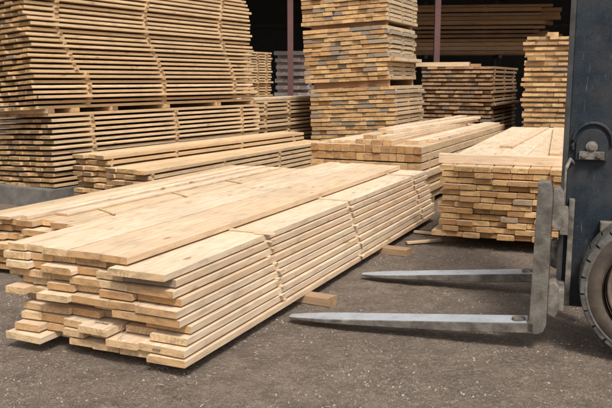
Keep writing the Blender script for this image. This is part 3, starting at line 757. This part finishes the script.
m = MB(); m.tube([(1.885, .25, 1.25), (1.90, .235, 1.21), (1.905, .23, 1.14), (1.885, .235, 1.09)], .010); m.build('hose', M_frame, fk, attrs=False)
m = MB(); m.tube([(1.93, .24, .5), (1.93, .24, 3.0)], .012); m.build('hydraulic_pipe', M_frame, fk, attrs=False)
for z in (.62, .33): MB().box(1.835, 1.90, .16, .234, z, z+.05, .005).build('rail_lug', M_hook, fk, attrs=False)
# wheels
def wheel(yo, s):
    """yo = outer face, s = direction of the outside"""
    e = empty('wheel', Matrix.Identity(4)); e.parent = fk; e.matrix_local = Matrix.Translation((2.117, yo, .378)) @ (Matrix.Identity(4) if s < 0 else Matrix.Rotation(math.pi, 4, 'Z'))
    Rr = .372
    ty = MB(); ty.lathe([(.262, .012), (.27, .0), (.285, -.010), (.31, -.012), (.343, -.002), (.352, .008), (.352, .20), (.34, .212), (.28, .218), (.262, .205)], 72)
    ty.smooth = [True]*len(ty.f); t_ = ty.build('tyre', M_rubber, e, attrs=False)
    lg = MB(); nl = 26; r_ = random.Random(5)
    for i in range(nl):
        a0 = 2*math.pi*i/nl; da = 2*math.pi/nl*r_.uniform(.435, .49)
        for side in (0, 1):
            aa = a0+side*math.pi/nl
            bm = bmesh.new(); y0_, y1_ = ((-.004, .095) if side == 0 else (.108, .212))
            vs = []
            for (a, tt) in ((-da, 0), (-da/2, 0), (0, 0), (da/2, 0), (da, 0)):
                for (rr, y) in ((.347, y0_), (Rr-.004, y0_+.006), (Rr, y0_+.014), (Rr, y1_-.01), (.347, y1_)):
                    q = aa+a*(.92 if rr > .35 else 1)
                    vs.append(bm.verts.new((rr*math.cos(q), y, rr*math.sin(q))))
            for k in range(4):
                for j in range(4): bm.faces.new((vs[k*5+j], vs[k*5+j+1], vs[(k+1)*5+j+1], vs[(k+1)*5+j]))
            bm.faces.new(vs[0:5]); bm.faces.new(vs[20:25][::-1])
            bmesh.ops.recalc_face_normals(bm, faces=bm.faces[:])
            lg.bm(bm)
    lg.build('tread', M_tread, t_, attrs=False)
    m = MB(); m.lathe([(.332, .003), (.338, -.006), (.346, -.007), (.3515, .002)], 72, close=False); m.smooth = [True]*len(m.f); m.build('shoulder', M_tread, t_, attrs=False)
    rm = MB(); rm.lathe([(.261, -.006), (.265, .01), (.261, .18), (.25, .18), (.244, .02), (.236, .010), (.226, .03), (.205, .07), (.10, .085), (.085, .06), (.03, .055), (.0, .055), (0, .10), (.21, .12), (.254, .02), (.252, -.005)], 64, close=False)
    rm.smooth = [True]*len(rm.f); ri = rm.build('rim', M_rim, e, attrs=False)
    for i in range(8):
        a = i*math.pi/4+.2
        b = MB(); b.lathe([(0, 0), (.014, 0), (.014, .028), (0, .028)], 6, Matrix.Translation((.132*math.cos(a), .052, .132*math.sin(a))), close=False); b.build('bolt', M_hook, ri, attrs=False)
wheel(-.045, -1); wheel(1.345, 1)
# truck behind the frame's edge
m = MB(); m.lathe([(0, 0), (.07, 0), (.07, .95), (0, .95)], 24, Matrix.Translation((2.095, .175, .378)), close=False); m.build('axle', M_frame, fk, attrs=False)
m = MB(); m.prism([(2.40, .25), (3.9, .25), (4.05, .45), (4.05, 1.05), (3.75, 1.18), (3.0, 1.12), (2.86, .80), (2.44, .74), (2.36, .60)], .16, 1.14, .02); m.build('chassis', M_paint, fk, attrs=False)
m = MB(); m.prism([(4.055, .3), (4.45, .4), (4.5, 1.0), (4.30, 1.15), (4.055, 1.15)], .1, 1.2, .04); m.build('counterweight', M_paint, fk, attrs=False)
m = MB()
for y in (.2, 1.1):
    m.tube([(2.48, y, .74), (2.72, y, 2.08), (3.7, y, 2.1), (3.95, y, 1.16)], .028)
for i in range(9): m.tube([(2.76+i*.115, .2, 2.09), (2.76+i*.115, 1.1, 2.09)], .014)
m.build('overhead_guard', M_frame, fk, attrs=False)
m = MB(); m.box(3.1, 3.55, .42, .88, 1.13, 1.23, .03); m.box(3.50, 3.62, .42, .88, 1.24, 1.68, .03); m.build('seat', M_glass, fk, attrs=False)

for o in list(bpy.data.objects):          # the truck behind the forks sits DX further forward
    if o not in _known and o.parent == fk: o.location.x += DX

# small off-cuts on the ground by the stacks
for i, (x, y, a, L, lb) in enumerate(((1.12, 6.45, 20, .34, 'thin splintered off-cut on the dirt between front stack and the stack behind the forks'),
                              (1.26, 6.95, -30, .30, 'crooked off-cut leaning low beside the far end of the front stack'),
                              )):
    single('offcut', Matrix.Translation((x-.25, y, -.002)) @ Matrix.Rotation(R(a), 4, 'Z'), L, .05, .018, W_mid, lb, 'off-cut', tone=.5, st=2)

# ------------------------------------------------------------------ light, sky, camera
SUN_EL, SUN_AZ = 54., 166.       # azimuth: compass-like, clockwise from +Y (behind and to the right of the camera)
wd = bpy.data.worlds.new('World'); sc.world = wd; wd.use_nodes = True
nt = wd.node_tree; bg = nt.nodes['Background']
sky = nt.nodes.new('ShaderNodeTexSky'); sky.sky_type = 'NISHITA'; sky.sun_disc = False
sky.sun_elevation = R(SUN_EL); sky.sun_rotation = R(SUN_AZ); sky.dust_density = 4.; sky.air_density = 1.0
hs = nt.nodes.new('ShaderNodeHueSaturation'); hs.inputs['Saturation'].default_value = .22; hs.inputs['Value'].default_value = 1.05
nt.links.new(sky.outputs[0], hs.inputs['Color']); nt.links.new(hs.outputs[0], bg.inputs['Color'])
bg.inputs['Strength'].default_value = .15
ld = bpy.data.lights.new('sun', 'SUN'); ld.energy = 3.1; ld.angle = R(12); ld.color = (1., .955, .89)
lo = bpy.data.objects.new('sun', ld); col.objects.link(lo)
d = Vector((math.sin(R(SUN_AZ))*math.cos(R(SUN_EL)), math.cos(R(SUN_AZ))*math.cos(R(SUN_EL)), math.sin(R(SUN_EL))))
lo.rotation_euler = (-d).to_track_quat('-Z', 'Y').to_euler(); lo.location = (0, 0, 8)

cd = bpy.data.cameras.new('camera'); cam = bpy.data.objects.new('camera', cd); col.objects.link(cam)
cd.sensor_width = 36; cd.lens = 760/612*36; cd.clip_end = 600; cd.clip_start = .05
cam.location = (0, 0, 1.4); cam.rotation_euler = (R(90)-math.atan(124/760), 0, 0)
cd.dof.use_dof = True; cd.dof.focus_distance = 4.3; cd.dof.aperture_fstop = 18.
sc.camera = cam
sc.view_settings.view_transform = 'Standard'; sc.view_settings.look = 'None'; sc.view_settings.exposure = 0
sc.render.engine = 'CYCLES'
